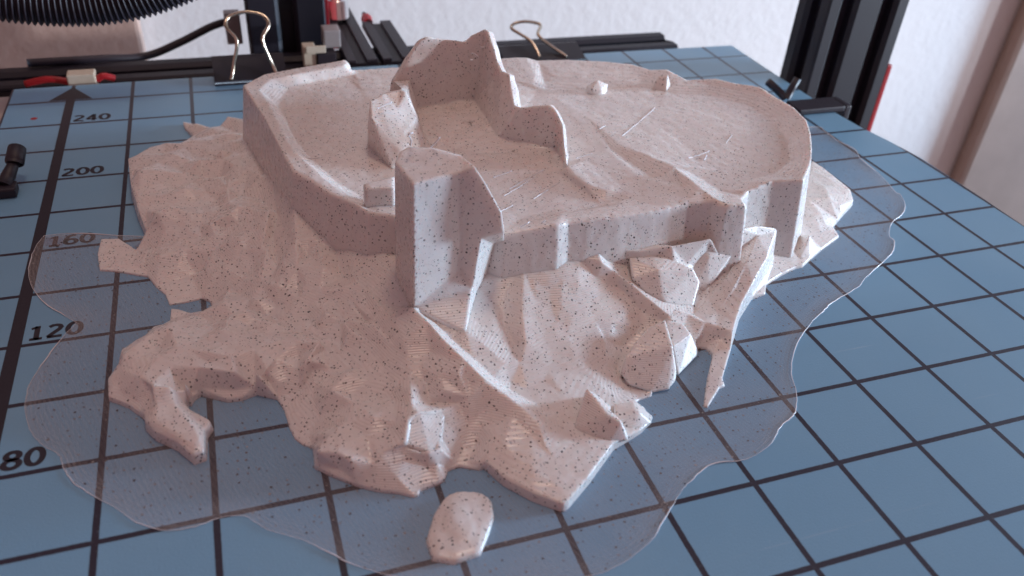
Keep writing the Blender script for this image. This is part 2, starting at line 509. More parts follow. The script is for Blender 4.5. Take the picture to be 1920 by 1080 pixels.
# ------------------------------------------------------------------ survey of the print, in millimetres on the plate grid
D = {
    'rock_outline': [(75.0, 205.0, 6.0), (56.37, 219.42, 6.0), (53.62, 218.96, 7.0), (51.52, 220.23, 7.0), (48.79, 217.66, 5.0), (45.36, 221.99, 3.0), (40.14, 228.99,
1.5), (36.93, 232.06, 1.2), (37.48, 227.64, 0.8), (39.87, 220.81, 1.0), (38.09, 213.57, 3.0), (36.13, 209.45, 4.0), (32.07, 208.16, 5.0), (27.58,
204.97, 5.5), (24.22, 200.48, 5.5), (21.64, 199.52, 5.0), (22.77, 183.81, 4.5), (24.85, 170.21, 4.0), (27.03, 159.34, 3.0), (25.16, 155.98, 1.0),
(24.22, 154.18, 0.6), (22.84, 156.54, 0.5), (21.48, 158.48, 0.5), (19.81, 161.05, 0.5), (15.48, 161.81, 0.5), (15.02, 154.2, 0.5), (15.94, 146.92,
0.5), (19.71, 145.5, 0.5), (27.27, 141.21, 0.5), (29.31, 135.94, 0.5), (31.4, 132.41, 0.5), (32.37, 127.67, 0.5), (35.6, 127.88, 0.4), (39.9, 128.46,
0.5), (41.45, 126.8, 0.6), (41.97, 124.44, 0.6), (40.09, 123.08, 0.5), (36.96, 122.93, 0.4), (34.36, 125.1, 0.4), (32.7, 125.96, 0.4), (32.5, 120.89,
0.7), (31.02, 118.55, 1.5), (29.28, 116.86, 2.5), (27.42, 113.11, 3.0), (25.84, 111.9, 3.2), (23.02, 109.03, 3.2), (22.52, 104.64, 3.0), (20.39,
101.45, 2.0), (20.56, 96.72, 1.2), (24.43, 93.37, 1.2), (26.75, 90.22, 1.3), (27.72, 88.73, 2.0), (28.06, 85.77, 2.5), (29.87, 82.54, 2.5), (33.95,
78.45, 2.5), (36.77, 74.07, 2.5), (38.71, 74.53, 2.5), (39.09, 80.46, 2.5), (40.3, 82.48, 2.0), (39.93, 83.52, 2.0), (36.48, 87.46, 2.0), (35.5, 89.5,
2.0), (35.98, 92.4, 1.5), (38.58, 93.21, 1.2), (43.71, 89.87, 1.0), (46.47, 89.63, 1.0), (49.67, 90.63, 1.0), (53.54, 87.94, 0.8), (54.55, 84.34,
0.5), (55.02, 78.88, 0.4), (55.69, 75.61, 0.4), (56.91, 73.61, 0.4), (58.7, 72.12, 0.5), (58.43, 66.84, 0.8), (61.05, 64.01, 0.8), (65.43, 60.04,
0.8), (69.21, 57.63, 0.8), (72.56, 56.24, 0.7), (75.05, 54.66, 0.5), (76.0, 54.78, 0.5), (76.44, 55.77, 0.6), (80.23, 56.42, 0.8), (81.54, 57.01,
0.8), (82.86, 59.21, 0.6), (85.24, 59.63, 0.5), (88.62, 57.83, 0.5), (89.91, 58.0, 2.2), (92.35, 52.82, 2.2), (96.32, 47.92, 2.2), (99.11, 45.41,
2.2), (100.81, 44.02, 2.2), (102.05, 44.45, 2.2), (108.17, 48.93, 2.2), (116.32, 55.69, 2.2), (120.44, 57.17, 1.6), (121.33, 57.49, 1.5), (123.77,
58.4, 1.2), (127.55, 60.57, 0.6), (127.99, 64.59, 0.8), (126.79, 66.93, 1.0), (128.41, 67.68, 0.4), (131.36, 68.11, 0.4), (132.2, 69.3, 1.2), (136.04,
69.44, 1.6), (138.42, 71.19, 1.6), (140.01, 73.14, 1.5), (148.21, 78.37, 1.2), (149.16, 80.45, 0.8), (151.62, 79.57, 0.5), (151.9, 77.25, 1.0),
(151.26, 75.97, 1.2), (146.66, 70.08, 1.0), (143.41, 65.49, 0.8), (141.12, 62.04, 0.5), (141.75, 61.53, 0.5), (147.36, 66.24, 0.8), (149.06, 66.67,
0.5), (149.47, 68.7, 0.9), (156.18, 76.57, 1.3), (159.7, 80.78, 1.5), (165.74, 87.99, 1.5), (173.62, 94.65, 1.0), (178.45, 95.71, 0.6), (181.03,
99.28, 0.8), (187.71, 102.29, 0.8), (193.7, 104.28, 0.8), (196.12, 104.51, 0.8), (206.72, 110.64, 0.8), (213.11, 113.82, 0.8), (216.39, 115.46, 0.8),
(217.71, 120.38, 1.0), (224.15, 125.09, 1.5), (233.23, 131.24, 2.0), (236.06, 136.75, 2.5), (237.16, 145.99, 2.0), (237.5, 153.69, 2.0), (237.02,
157.8, 2.0), (192.0, 128.0, 5.0), (180.0, 150.0, 6.0), (150.0, 180.0, 8.0), (110.0, 192.0, 8.0)],
    'rock_lines': [[(70.0, 190.0, 9.0), (78.0, 150.0, 12.0), (95.0, 125.0, 14.0), (130.0, 125.0, 14.0), (160.0, 125.0, 13.0), (182.0, 118.0, 9.0)], [(55.25, 199.25,
8.0), (58.31, 171.28, 9.5), (60.47, 147.64, 10.5), (62.14, 131.73, 11.0)], [(65.58, 149.72, 19.0), (64.28, 139.74, 14.5), (63.41, 130.73, 12.2),
(62.61, 122.55, 9.8)], [(69.16, 140.88, 14.0), (74.54, 130.42, 14.2), (79.42, 121.02, 14.6), (83.37, 113.22, 15.0)], [(65.64, 126.6, 9.8), (70.1,
120.11, 10.2), (75.93, 109.82, 10.8), (80.23, 93.58, 12.0)], [(59.49, 126.45, 9.3), (59.01, 117.57, 7.6)], [(55.11, 152.03, 10.0), (53.67, 143.55,
9.0), (51.39, 136.63, 7.2), (49.79, 127.79, 5.3)], [(56.27, 133.22, 8.6), (53.87, 122.55, 6.6)], [(50.82, 205.96, 7.5), (46.3, 204.98, 6.2), (42.96,
201.93, 5.6)], [(24.3, 198.09, 5.6), (30.72, 198.49, 5.8), (37.51, 202.35, 5.4)], [(25.38, 180.29, 5.2), (30.73, 180.72, 5.2), (37.37, 183.96, 6.2),
(43.51, 190.53, 6.6)], [(51.56, 182.46, 8.0), (48.65, 170.59, 7.6), (48.87, 160.19, 8.2)], [(44.51, 179.05, 6.2), (45.56, 180.76, 3.8), (46.78, 181.5,
3.8), (48.22, 179.52, 6.4)], [(27.28, 167.46, 4.4), (30.75, 160.15, 7.6), (29.71, 157.96, 4.6)], [(30.75, 160.15, 7.6), (32.15, 155.33, 5.0)], [(36.2,
156.14, 5.6), (41.75, 158.97, 6.5), (45.97, 162.95, 6.2)], [(37.14, 145.02, 4.4), (30.66, 144.78, 3.6), (26.75, 146.33, 1.6)], [(34.26, 140.47, 2.6),
(37.47, 138.1, 0.9), (39.25, 138.39, 0.9), (41.6, 136.72, 3.4)], [(43.56, 142.01, 5.0), (48.16, 145.51, 7.0)], [(42.73, 172.85, 5.4), (40.45, 169.41,
5.0)], [(42.57, 128.9, 1.8), (46.39, 126.79, 3.4), (50.96, 118.88, 5.0)], [(45.74, 134.0, 5.0), (52.85, 125.4, 6.4)], [(80.23, 93.58, 12.0), (80.66,
87.17, 11.0)], [(71.84, 108.0, 9.0), (76.11, 98.11, 9.4), (78.66, 87.61, 9.6)], [(63.61, 110.74, 7.0), (69.6, 102.18, 7.6), (73.9, 92.99, 7.8)],
[(53.96, 112.26, 4.6), (59.08, 104.05, 5.2), (64.93, 95.4, 5.5), (70.43, 86.96, 6.0)], [(75.81, 79.86, 6.4), (80.35, 79.98, 8.2)], [(85.44, 77.68,
9.0), (90.48, 71.2, 6.9), (92.62, 68.66, 5.0)], [(68.47, 110.25, 8.0), (64.65, 101.18, 6.3)], [(74.27, 88.99, 7.2), (75.6, 84.16, 7.2)], [(59.13,
109.18, 5.9), (61.52, 113.41, 7.0)], [(58.56, 147.73, 11.5), (56.86, 140.78, 10.2), (55.37, 134.37, 8.8)], [(58.51, 140.74, 8.4), (58.14, 127.61,
7.2)], [(68.92, 128.81, 11.8), (68.34, 119.93, 10.6), (66.49, 113.15, 8.6)], [(72.37, 126.49, 10.4), (72.03, 116.8, 9.0)], [(75.41, 120.79, 12.0),
(74.7, 111.23, 10.8), (72.46, 104.4, 9.2)], [(78.63, 110.72, 12.0), (78.35, 102.01, 10.6)], [(39.13, 158.7, 7.0), (37.71, 153.35, 5.4)], [(35.17,
172.31, 6.6), (33.22, 168.01, 5.0)], [(48.6, 152.31, 9.4), (46.71, 149.56, 6.4)], [(43.64, 150.99, 7.6), (41.22, 149.12, 5.0)], [(49.72, 140.2, 8.4),
(47.89, 135.0, 5.6)], [(60.45, 123.38, 9.6), (57.32, 118.52, 8.0), (55.1, 117.0, 5.6)], [(64.05, 117.63, 9.0), (61.92, 116.88, 6.8)], [(66.52, 104.94,
8.4), (63.81, 103.77, 6.0)], [(70.65, 97.34, 8.8), (68.59, 96.4, 6.2)], [(75.66, 95.71, 9.8), (74.68, 100.34, 8.0)], [(59.67, 98.21, 6.6), (64.02,
96.07, 7.4), (68.04, 93.03, 6.0)], [(67.82, 84.25, 7.4), (71.87, 82.51, 6.2), (74.14, 77.27, 5.4)], [(64.05, 81.57, 6.2), (68.09, 80.17, 5.0)],
[(79.26, 75.22, 8.2), (75.95, 75.31, 6.0)], [(70.85, 71.29, 6.6), (74.64, 69.15, 6.2)], [(45.04, 120.65, 4.8), (48.66, 123.22, 3.6)], [(52.15, 116.61,
6.4), (56.58, 114.22, 5.0)], [(34.69, 102.35, 7.0), (33.23, 96.81, 6.0)], [(42.13, 97.83, 7.6), (40.81, 96.32, 6.2)], [(30.98, 185.87, 6.8), (35.08,
189.86, 5.2)], [(42.09, 189.2, 7.4), (45.7, 191.69, 5.8)], [(48.42, 192.6, 8.6), (52.08, 193.33, 7.0)], [(89.49, 75.9, 9.6), (91.24, 73.9, 8.0)],
[(88.44, 80.45, 10.4), (85.88, 83.9, 9.6)], [(82.76, 80.6, 8.6), (83.07, 77.23, 7.0)], [(84.38, 94.07, 14.2), (86.24, 90.03, 13.5), (88.29, 84.33,
12.4), (91.36, 78.59, 11.0), (94.44, 73.25, 9.0), (97.47, 69.91, 7.4), (100.72, 65.7, 6.0), (102.46, 62.39, 5.1), (102.04, 57.25, 3.7)], [(86.42,
93.7, 12.2), (88.66, 91.18, 11.3), (91.37, 86.04, 9.7), (94.5, 81.06, 8.0), (97.27, 76.37, 6.4), (100.22, 73.5, 4.6)], [(94.3, 87.16, 10.6), (96.83,
85.0, 9.4)], [(98.01, 65.28, 5.0), (99.95, 61.54, 4.2), (101.61, 57.27, 3.5)], [(102.25, 105.99, 17.0), (108.24, 106.41, 17.6), (116.09, 106.05,
18.0), (123.97, 105.22, 17.8), (130.85, 105.53, 17.2)], [(101.33, 103.94, 14.6), (107.48, 103.65, 15.0), (115.2, 103.01, 15.4), (122.92, 101.91,
15.2)], [(100.58, 100.78, 12.8), (105.27, 100.57, 13.2)], [(114.21, 98.36, 13.2), (117.67, 98.4, 13.5)], [(123.45, 97.48, 12.7), (124.59, 96.81,
12.2)], [(112.49, 102.04, 14.8), (108.61, 90.75, 10.2), (107.23, 84.2, 7.9), (104.43, 79.41, 6.3), (101.03, 75.53, 4.6)], [(107.32, 98.73, 12.3),
(104.96, 93.88, 9.8), (104.05, 89.74, 8.5), (104.99, 84.0, 6.7)], [(112.99, 94.55, 11.2), (111.55, 89.44, 9.1), (112.0, 85.42, 7.5)], [(121.04, 98.02,
13.2), (118.59, 92.4, 10.2), (116.64, 88.66, 8.4), (112.4, 80.71, 5.8)], [(116.89, 95.97, 11.8), (116.26, 91.7, 9.6), (116.14, 89.07, 8.5)], [(122.47,
93.44, 10.3), (120.37, 88.39, 8.2)], [(126.91, 93.45, 9.5), (130.35, 87.97, 6.6)], [(121.8, 83.46, 5.5), (126.19, 82.59, 4.5)], [(116.0, 75.33, 4.1),
(120.08, 72.7, 3.1), (124.67, 69.55, 1.2)], [(108.15, 74.39, 4.4), (103.76, 68.95, 4.2)], [(97.55, 91.55, 10.2), (98.58, 97.33, 11.8)], [(106.89,
64.56, 3.7), (111.0, 69.01, 3.9)], [(134.44, 102.98, 15.8), (142.65, 101.96, 15.2), (151.06, 101.39, 15.7), (162.12, 102.33, 15.7), (170.84, 103.73,
15.2)], [(131.82, 104.14, 17.0), (131.58, 100.11, 15.0), (134.53, 99.05, 12.6), (137.31, 95.41, 11.0), (140.57, 91.14, 8.7), (144.01, 86.05, 6.7)],
[(129.99, 98.64, 11.6), (136.0, 95.51, 8.8), (138.57, 90.57, 6.3), (142.95, 86.38, 4.9)], [(134.29, 101.93, 13.4), (139.65, 102.02, 11.4), (137.02,
97.8, 11.0)], [(143.0, 100.79, 9.6), (146.93, 97.72, 7.8), (149.59, 94.51, 6.0)], [(154.54, 102.9, 9.6), (160.85, 102.57, 8.0)], [(162.24, 101.49,
6.0), (159.74, 96.77, 3.8), (154.5, 90.51, 3.4)], [(168.33, 104.61, 8.0), (168.78, 100.29, 5.4), (160.35, 94.67, 4.0)], [(174.41, 106.12, 14.4),
(180.44, 108.06, 13.4), (187.88, 109.25, 11.0)], [(174.72, 104.76, 8.6), (167.13, 98.4, 5.6), (159.23, 92.79, 4.2), (151.79, 87.61, 4.4)], [(187.86,
108.79, 10.6), (181.01, 101.55, 8.0), (172.26, 94.08, 6.0), (165.24, 87.85, 5.0), (157.92, 79.43, 4.2)], [(193.13, 114.59, 5.0), (185.49, 104.15,
2.2), (174.09, 94.97, 1.2)], [(144.46, 86.07, 6.6), (149.72, 86.95, 5.6), (152.77, 83.78, 4.8), (155.17, 81.99, 4.4), (157.51, 79.38, 4.0)], [(148.74,
80.61, 3.2), (152.56, 81.96, 3.0), (155.35, 80.17, 2.2)], [(158.24, 87.21, 4.3), (167.23, 93.79, 5.4)], [(180.19, 106.86, 11.5), (173.95, 100.66,
8.0), (165.52, 93.03, 5.4)], [(202.36, 115.73, 3.0), (196.32, 106.82, 1.4)], [(202.62, 112.35, 5.0), (204.72, 110.92, 2.0)], [(214.97, 123.48, 4.0),
(214.38, 119.15, 2.0)], [(222.26, 129.96, 5.0), (225.29, 127.82, 3.0)], [(136.76, 86.51, 3.6), (131.37, 83.39, 2.0), (127.39, 77.48, 1.3), (126.92,
71.78, 0.9), (130.49, 68.77, 0.5)], [(127.38, 83.66, 4.2), (124.48, 76.7, 2.6)], [(136.85, 81.46, 2.4), (139.76, 77.47, 1.8), (144.65, 78.66, 1.4)],
[(108.59, 62.81, 3.4), (107.3, 58.9, 3.0)], [(112.14, 64.26, 3.4), (114.67, 60.19, 2.8), (117.44, 58.16, 2.2)], [(121.05, 63.33, 2.0), (124.01, 61.52,
1.4)], [(93.18, 63.09, 3.9), (90.9, 59.17, 2.8), (90.22, 58.01, 2.4)], [(95.25, 57.47, 3.3), (97.99, 52.71, 3.0), (101.46, 47.39, 2.5)], [(103.62,
50.11, 2.6), (109.71, 54.04, 2.7)], [(108.1, 57.16, 3.0), (102.95, 54.17, 3.0)], [(91.89, 65.71, 3.5), (89.66, 62.91, 1.6), (87.28, 59.59, 0.7)],
[(89.23, 66.54, 3.4), (87.05, 63.43, 1.8), (84.77, 60.29, 0.7)], [(85.75, 73.66, 7.6), (88.11, 71.48, 5.6)], [(85.75, 73.66, 7.6), (83.37, 73.04,
5.2)], [(82.76, 73.69, 5.5), (88.25, 71.18, 5.7)], [(79.33, 68.57, 8.0), (76.94, 67.44, 7.8), (75.24, 63.25, 6.0)], [(79.33, 68.57, 8.0), (84.81,
70.02, 6.0)], [(80.61, 67.24, 5.0), (84.08, 68.04, 4.8)], [(75.19, 63.1, 5.0), (79.22, 60.74, 4.8), (81.93, 61.44, 4.2)], [(80.67, 59.81, 2.4),
(82.13, 60.55, 2.4)], [(75.17, 62.17, 4.2), (72.77, 58.46, 2.2), (74.82, 55.42, 0.9)], [(85.96, 66.81, 4.0), (82.19, 64.95, 4.6)], [(77.91, 62.72,
3.6), (78.76, 59.74, 2.0)], [(59.12, 66.8, 4.6), (62.71, 65.13, 5.0), (64.64, 63.02, 4.6)], [(59.91, 68.16, 4.6), (62.24, 70.03, 5.0), (65.74, 72.42,
5.4), (68.12, 76.95, 5.7)], [(69.01, 67.43, 5.0), (68.89, 61.68, 3.6), (67.46, 59.92, 1.5)], [(58.88, 66.85, 1.4), (63.07, 63.62, 1.8)], [(73.45,
68.58, 5.6), (70.72, 63.02, 4.6)], [(61.19, 78.61, 2.2), (58.51, 75.24, 0.9)], [(57.47, 83.5, 1.6), (61.35, 86.94, 3.6), (65.45, 87.7, 5.0)], [(56.16,
90.12, 2.8), (58.2, 92.34, 4.2)], [(26.61, 107.9, 5.0), (29.83, 111.2, 5.2), (33.55, 114.07, 5.0), (36.16, 111.27, 5.4), (38.93, 103.86, 6.4)],
[(36.11, 111.81, 5.0), (42.19, 113.31, 3.6), (47.03, 113.48, 5.0)], [(42.24, 109.64, 5.0), (45.95, 110.51, 6.8), (49.2, 111.73, 7.4), (51.3, 109.54,
5.9), (53.25, 102.82, 5.8)], [(49.2, 111.73, 7.4), (50.17, 107.93, 5.2)], [(23.86, 105.42, 4.6), (23.46, 101.78, 4.0), (25.43, 98.8, 4.6), (27.43,
96.07, 5.6), (29.85, 92.51, 5.8), (33.39, 91.23, 5.8), (36.17, 91.26, 6.0), (39.22, 95.09, 6.4), (45.9, 92.0, 6.2), (50.03, 90.85, 5.8), (52.28,
92.24, 5.6), (54.51, 95.11, 5.4)], [(37.3, 100.82, 6.8), (45.46, 100.77, 7.2), (50.46, 98.06, 6.4)], [(31.42, 100.68, 6.4), (25.89, 103.13, 5.0)],
[(35.87, 91.65, 2.2), (38.82, 93.43, 2.0), (44.24, 91.41, 1.9), (49.41, 91.05, 2.2), (51.93, 91.53, 3.0)], [(22.74, 100.29, 3.2), (22.91, 96.75, 1.8),
(26.82, 92.12, 1.9)], [(29.51, 92.61, 3.9), (30.32, 87.7, 4.2), (30.05, 84.07, 3.6), (33.9, 79.57, 3.3), (37.15, 75.43, 2.9)], [(33.87, 91.55, 3.8),
(34.08, 87.54, 4.0), (36.18, 82.95, 3.8), (37.98, 78.34, 3.4), (38.02, 75.47, 2.9)], [(35.38, 89.04, 2.6), (37.96, 83.58, 2.3)], [(60.49, 90.87, 7.0),
(58.72, 91.73, 4.6)], [(60.49, 90.87, 7.0), (64.42, 90.27, 5.6)], [(61.33, 90.32, 4.6), (65.16, 89.54, 5.0)], [(54.02, 90.23, 3.2), (52.66, 91.8,
4.4)]],
    'plateau_outline': [(57.16, 200.24, 25.2), (64.09, 206.6, 25.8), (76.37, 209.8, 26.2), (89.83, 212.61, 26.6), (90.67, 210.74, 26.0), (90.94, 208.85, 24.4), (105.65,
209.17, 24.4), (124.65, 209.3, 24.6), (144.94, 208.73, 25.4), (150.0, 207.89, 25.4), (153.21, 206.49, 24.6), (164.7, 205.03, 24.8), (176.04, 201.02,
25.0), (183.96, 196.56, 25.2), (188.03, 190.86, 25.0), (193.3, 188.83, 25.6), (196.81, 181.11, 24.6), (206.54, 178.73, 25.4), (211.18, 173.63, 25.4),
(217.02, 168.8, 25.6), (218.29, 160.11, 25.2), (219.19, 152.27, 25.0), (217.45, 143.63, 25.0), (212.59, 134.61, 25.0), (206.24, 125.15, 25.0),
(200.74, 117.92, 25.0), (192.87, 109.88, 25.0), (184.46, 111.51, 24.8), (176.0, 109.6, 23.8), (172.2, 106.5, 23.8), (171.29, 103.01, 24.0), (165.64,
103.12, 24.2), (163.02, 105.9, 24.2), (156.62, 106.35, 24.3), (145.91, 104.43, 24.5), (136.15, 103.4, 24.9), (127.73, 103.07, 25.2), (123.18, 103.14,
25.2), (119.92, 101.79, 26.0), (114.06, 102.02, 25.4), (107.34, 102.47, 24.8), (92.0, 112.0, 24.8), (79.6, 118.98, 24.6), (76.88, 123.94, 24.6),
(72.03, 129.56, 25.0), (68.58, 136.63, 25.0), (65.19, 142.52, 25.0), (64.1, 150.53, 25.0), (61.31, 175.46, 25.2)],
    'plateau_lines': [[(61.6, 196.57, 25.0), (63.25, 186.15, 25.0), (65.03, 170.02, 24.9), (65.95, 158.94, 24.9), (67.81, 150.47, 24.8), (70.43, 142.95, 24.8), (72.44,
135.89, 24.8), (77.45, 125.81, 24.5)], [(61.6, 196.57, 25.0), (65.89, 202.38, 25.6), (75.7, 204.48, 26.0), (88.58, 207.16, 26.4)], [(65.83, 188.74,
22.9), (67.21, 173.6, 22.8), (68.25, 162.62, 22.8), (70.21, 153.76, 22.8), (72.71, 146.13, 22.8), (74.84, 138.91, 22.8), (79.59, 129.77, 22.8)],
[(65.83, 188.74, 22.9), (70.17, 200.39, 23.2), (78.61, 203.59, 23.4), (89.18, 205.7, 23.6), (91.54, 206.54, 24.0)], [(69.89, 171.53, 23.0), (81.46,
170.29, 23.0), (90.5, 170.31, 23.0)], [(78.28, 150.56, 22.6), (84.74, 140.42, 22.4)], [(77.59, 184.82, 23.1), (91.89, 185.87, 23.2)], [(149.75,
207.18, 25.3), (147.74, 193.59, 24.8), (147.0, 184.85, 23.6)], [(153.32, 205.21, 24.5), (149.16, 187.67, 23.4)], [(139.01, 191.0, 24.6), (144.47,
185.98, 24.4), (145.35, 184.27, 23.6)], [(148.92, 185.51, 23.2), (160.57, 182.47, 23.2), (170.47, 181.56, 23.2), (181.42, 180.46, 23.2), (189.47,
173.53, 23.2), (199.63, 170.74, 23.2), (207.74, 161.31, 23.2), (209.51, 148.92, 23.2), (205.79, 135.48, 23.2), (198.49, 124.11, 23.0), (189.03,
117.69, 23.0)], [(154.7, 193.68, 24.3), (169.14, 191.83, 24.4), (182.85, 187.74, 24.3), (191.74, 178.14, 24.1), (204.05, 175.4, 24.3), (214.3, 165.93,
24.4), (215.76, 151.48, 24.2), (210.47, 136.8, 24.2), (202.27, 124.22, 24.2), (195.04, 116.96, 24.0)], [(91.62, 134.15, 22.6), (108.3, 144.16, 22.6),
(118.72, 141.73, 22.7), (127.83, 139.58, 22.8), (131.67, 131.62, 22.9), (133.86, 122.19, 22.9), (136.05, 112.02, 23.0)], [(133.58, 130.13, 25.0),
(133.69, 124.85, 24.9), (134.8, 120.41, 24.8), (139.22, 116.38, 24.6), (142.48, 115.92, 24.0)], [(136.88, 113.27, 23.1), (142.48, 115.92, 24.0)],
[(140.98, 134.14, 24.1), (144.49, 121.25, 24.0)], [(113.27, 114.48, 23.2), (125.07, 112.92, 23.3), (143.51, 112.7, 23.8)], [(109.33, 104.96, 24.6),
(121.06, 104.6, 25.5), (124.06, 105.27, 25.0), (136.03, 106.17, 24.8), (147.1, 106.81, 24.5)], [(112.9, 109.52, 23.6), (125.14, 109.74, 23.9),
(139.23, 109.85, 24.1)], [(149.59, 138.35, 24.2), (150.36, 130.65, 24.2), (151.37, 121.63, 24.1)], [(151.26, 139.39, 23.7), (152.74, 132.08, 23.4),
(154.6, 122.28, 23.4)], [(153.27, 139.8, 24.6), (158.04, 131.88, 24.7), (161.91, 124.74, 24.8)], [(151.24, 121.06, 24.1), (156.5, 121.17, 23.6),
(161.63, 123.03, 24.9)], [(160.32, 121.04, 26.2), (161.42, 116.05, 26.0), (161.92, 110.48, 25.8), (163.37, 106.3, 25.0), (166.24, 104.16, 24.3)],
[(165.17, 122.18, 24.0), (167.4, 117.35, 23.4), (169.13, 112.02, 23.2), (172.93, 109.14, 23.2)], [(160.29, 121.66, 24.8), (158.53, 113.12, 24.8),
(157.02, 107.54, 24.8)], [(167.45, 118.85, 23.4), (174.34, 122.43, 23.5), (181.37, 123.03, 23.4)], [(179.05, 115.16, 23.2), (181.01, 112.22, 24.2)],
[(171.21, 149.37, 23.8), (193.98, 145.24, 23.6), (193.73, 127.68, 23.4)], [(152.07, 160.38, 24.0), (162.58, 160.52, 23.9), (175.06, 162.2, 23.7)]],
    'tower_top': [(83.81, 107.93, 42.6), (85.04, 96.43, 43.2), (96.1, 99.64, 43.2), (97.49, 103.29, 43.2), (97.73, 107.06, 43.2), (93.06, 111.73, 43.2), (87.9, 113.34,
43.2), (85.56, 111.19, 43.2)],
    'tower_misc': {'front_foot': (84.56, 94.86, 13.6), 'right_foot': (94.33, 87.28, 10.5), 'right_mid': (98.45, 96.82, 15.0), 'edge_mid': (96.77, 99.13, 19.24), 'f2a':
(100.3, 97.85, 27.35), 'f2b': (104.99, 96.16, 29.6), 'f2c': (104.23, 96.43, 34.19), 'f2d': (100.89, 97.64, 40.72), 'f2e': (98.48, 98.51, 44.61)},
    'keep': {'p0': (86.42, 157.48, 22.5), 'p1': (90.06, 142.86, 22.4), 'p2': (101.06, 150.19, 22.3), 'pt0': (87.52, 157.3, 35.63), 'pt0b': (86.6, 152.14, 33.6),
'pt1': (92.13, 160.49, 36.21), 'pt2': (96.91, 161.22, 36.61), 'pt3': (97.83, 159.51, 36.18), 'pm': (99.92, 155.62, 30.97), 'pe': (100.74, 150.05,
24.6), 'pf1': (90.12, 153.05, 33.8), 'pf2': (94.67, 149.78, 29.3), 'pf3': (93.04, 145.26, 25.8), 'pf4': (94.58, 155.46, 33.6), 'g0': (98.07, 186.87,
24.0), 'm0': (102.42, 175.99, 32.92), 's0': (97.67, 175.46, 33.14), 's1': (101.76, 175.34, 39.61), 's2': (103.55, 175.73, 41.51), 's3': (105.41,
175.76, 44.13), 's4': (107.4, 175.76, 45.08), 's5': (111.17, 176.66, 44.28), 's6': (119.4, 177.94, 42.49), 's7': (120.68, 178.12, 44.22), 's8':
(124.89, 177.01, 46.38), 's9': (125.55, 176.0, 46.06), 's10': (125.21, 172.04, 43.73), 's11': (126.14, 169.37, 39.67), 's12': (126.13, 164.67, 38.14),
's13': (126.82, 159.84, 39.3), 's14': (126.29, 156.33, 36.26), 's15': (125.96, 152.1, 33.39), 'f0': (104.06, 175.37, 24.6), 'f1': (114.15, 176.96,
24.8), 'f2': (122.32, 177.79, 25.0), 'f3': (121.73, 152.28, 24.4), 'f4': (128.37, 147.87, 24.2), 'f5': (135.5, 142.94, 23.9), 'f6': (134.41, 132.07,
23.0), 'w0': (126.53, 148.96, 33.9), 'w1': (133.96, 146.11, 35.26), 'w2': (135.05, 144.72, 34.23), 'w3': (135.8, 140.51, 31.72), 'w4': (135.01,
135.66, 26.64), 'c1': (110.16, 145.46, 22.4), 'c2': (128.06, 140.15, 22.5)},
    'brim': [(1.09, 167.42, 0.16), (-0.2, 162.86, 0.16), (-0.71, 155.23, 0.16), (0.05, 146.52, 0.16), (4.04, 136.39, 0.16), (11.11, 127.09, 0.16), (11.82, 125.25,
0.16), (9.28, 120.07, 0.16), (6.76, 113.14, 0.16), (4.81, 106.53, 0.16), (4.55, 101.86, 0.16), (5.13, 96.06, 0.16), (7.26, 89.8, 0.16), (9.71, 86.03,
0.16), (12.3, 83.15, 0.16), (13.58, 79.02, 0.16), (15.73, 74.77, 0.16), (19.61, 70.28, 0.16), (22.7, 67.24, 0.16), (26.75, 62.38, 0.16), (31.45,
59.22, 0.16), (36.5, 58.73, 0.16), (40.13, 59.4, 0.16), (44.69, 58.84, 0.16), (48.32, 54.61, 0.16), (53.48, 51.1, 0.16), (56.77, 48.04, 0.16), (63.14,
41.98, 0.16), (69.66, 37.87, 0.16), (77.92, 33.83, 0.16), (86.67, 31.48, 0.16), (97.72, 29.66, 0.16), (104.87, 29.82, 0.16), (113.4, 32.97, 0.16),
(119.45, 37.74, 0.16), (125.4, 42.47, 0.16), (128.7, 44.2, 0.16), (132.56, 46.14, 0.16), (135.82, 46.71, 0.16), (140.7, 45.94, 0.16), (145.29, 46.63,
0.16), (149.62, 48.53, 0.16), (154.1, 52.12, 0.16), (158.74, 54.2, 0.16), (161.13, 56.47, 0.16), (164.24, 60.98, 0.16), (166.72, 66.49, 0.16),
(173.53, 74.69, 0.16), (182.72, 81.61, 0.16), (190.18, 85.91, 0.16), (193.92, 88.06, 0.16), (200.81, 90.5, 0.16), (205.83, 92.53, 0.16), (211.76,
96.27, 0.16), (221.26, 101.3, 0.16), (227.08, 104.74, 0.16), (231.8, 109.52, 0.16), (232.92, 113.22, 0.16), (238.95, 119.09, 0.16), (245.06, 122.28,
0.16), (250.12, 126.56, 0.16), (253.89, 132.78, 0.16), (253.85, 136.06, 0.16), (256.81, 146.03, 0.16), (258.27, 159.09, 0.16), (261.17, 165.77, 0.16),
(259.53, 173.68, 0.16), (259.59, 181.08, 0.16), (257.32, 185.82, 0.16), (225.0, 185.0, 0.16), (205.0, 205.0, 0.16), (170.0, 222.0, 0.16), (120.0,
226.0, 0.16), (85.0, 224.0, 0.16), (62.0, 214.0, 0.16), (41.86, 193.04, 0.16), (36.1, 163.99, 0.16), (28.61, 161.19, 0.16), (21.26, 162.65, 0.16),
(8.57, 167.04, 0.16)],
    'islet': [(74.94, 44.23, 1.0), (77.75, 49.57, 1.0), (80.74, 52.86, 1.0), (83.55, 53.27, 1.0), (86.96, 52.04, 1.0), (88.65, 49.7, 1.0), (88.0, 46.01, 1.0),
(85.73, 42.32, 1.0), (83.2, 38.91, 1.0), (78.23, 38.41, 1.0), (75.06, 40.12, 1.0)],
    'stub': [(79.42, 122.3, 29.0), (86.38, 121.54, 29.0), (87.59, 127.24, 29.0), (79.52, 124.92, 29.0)],
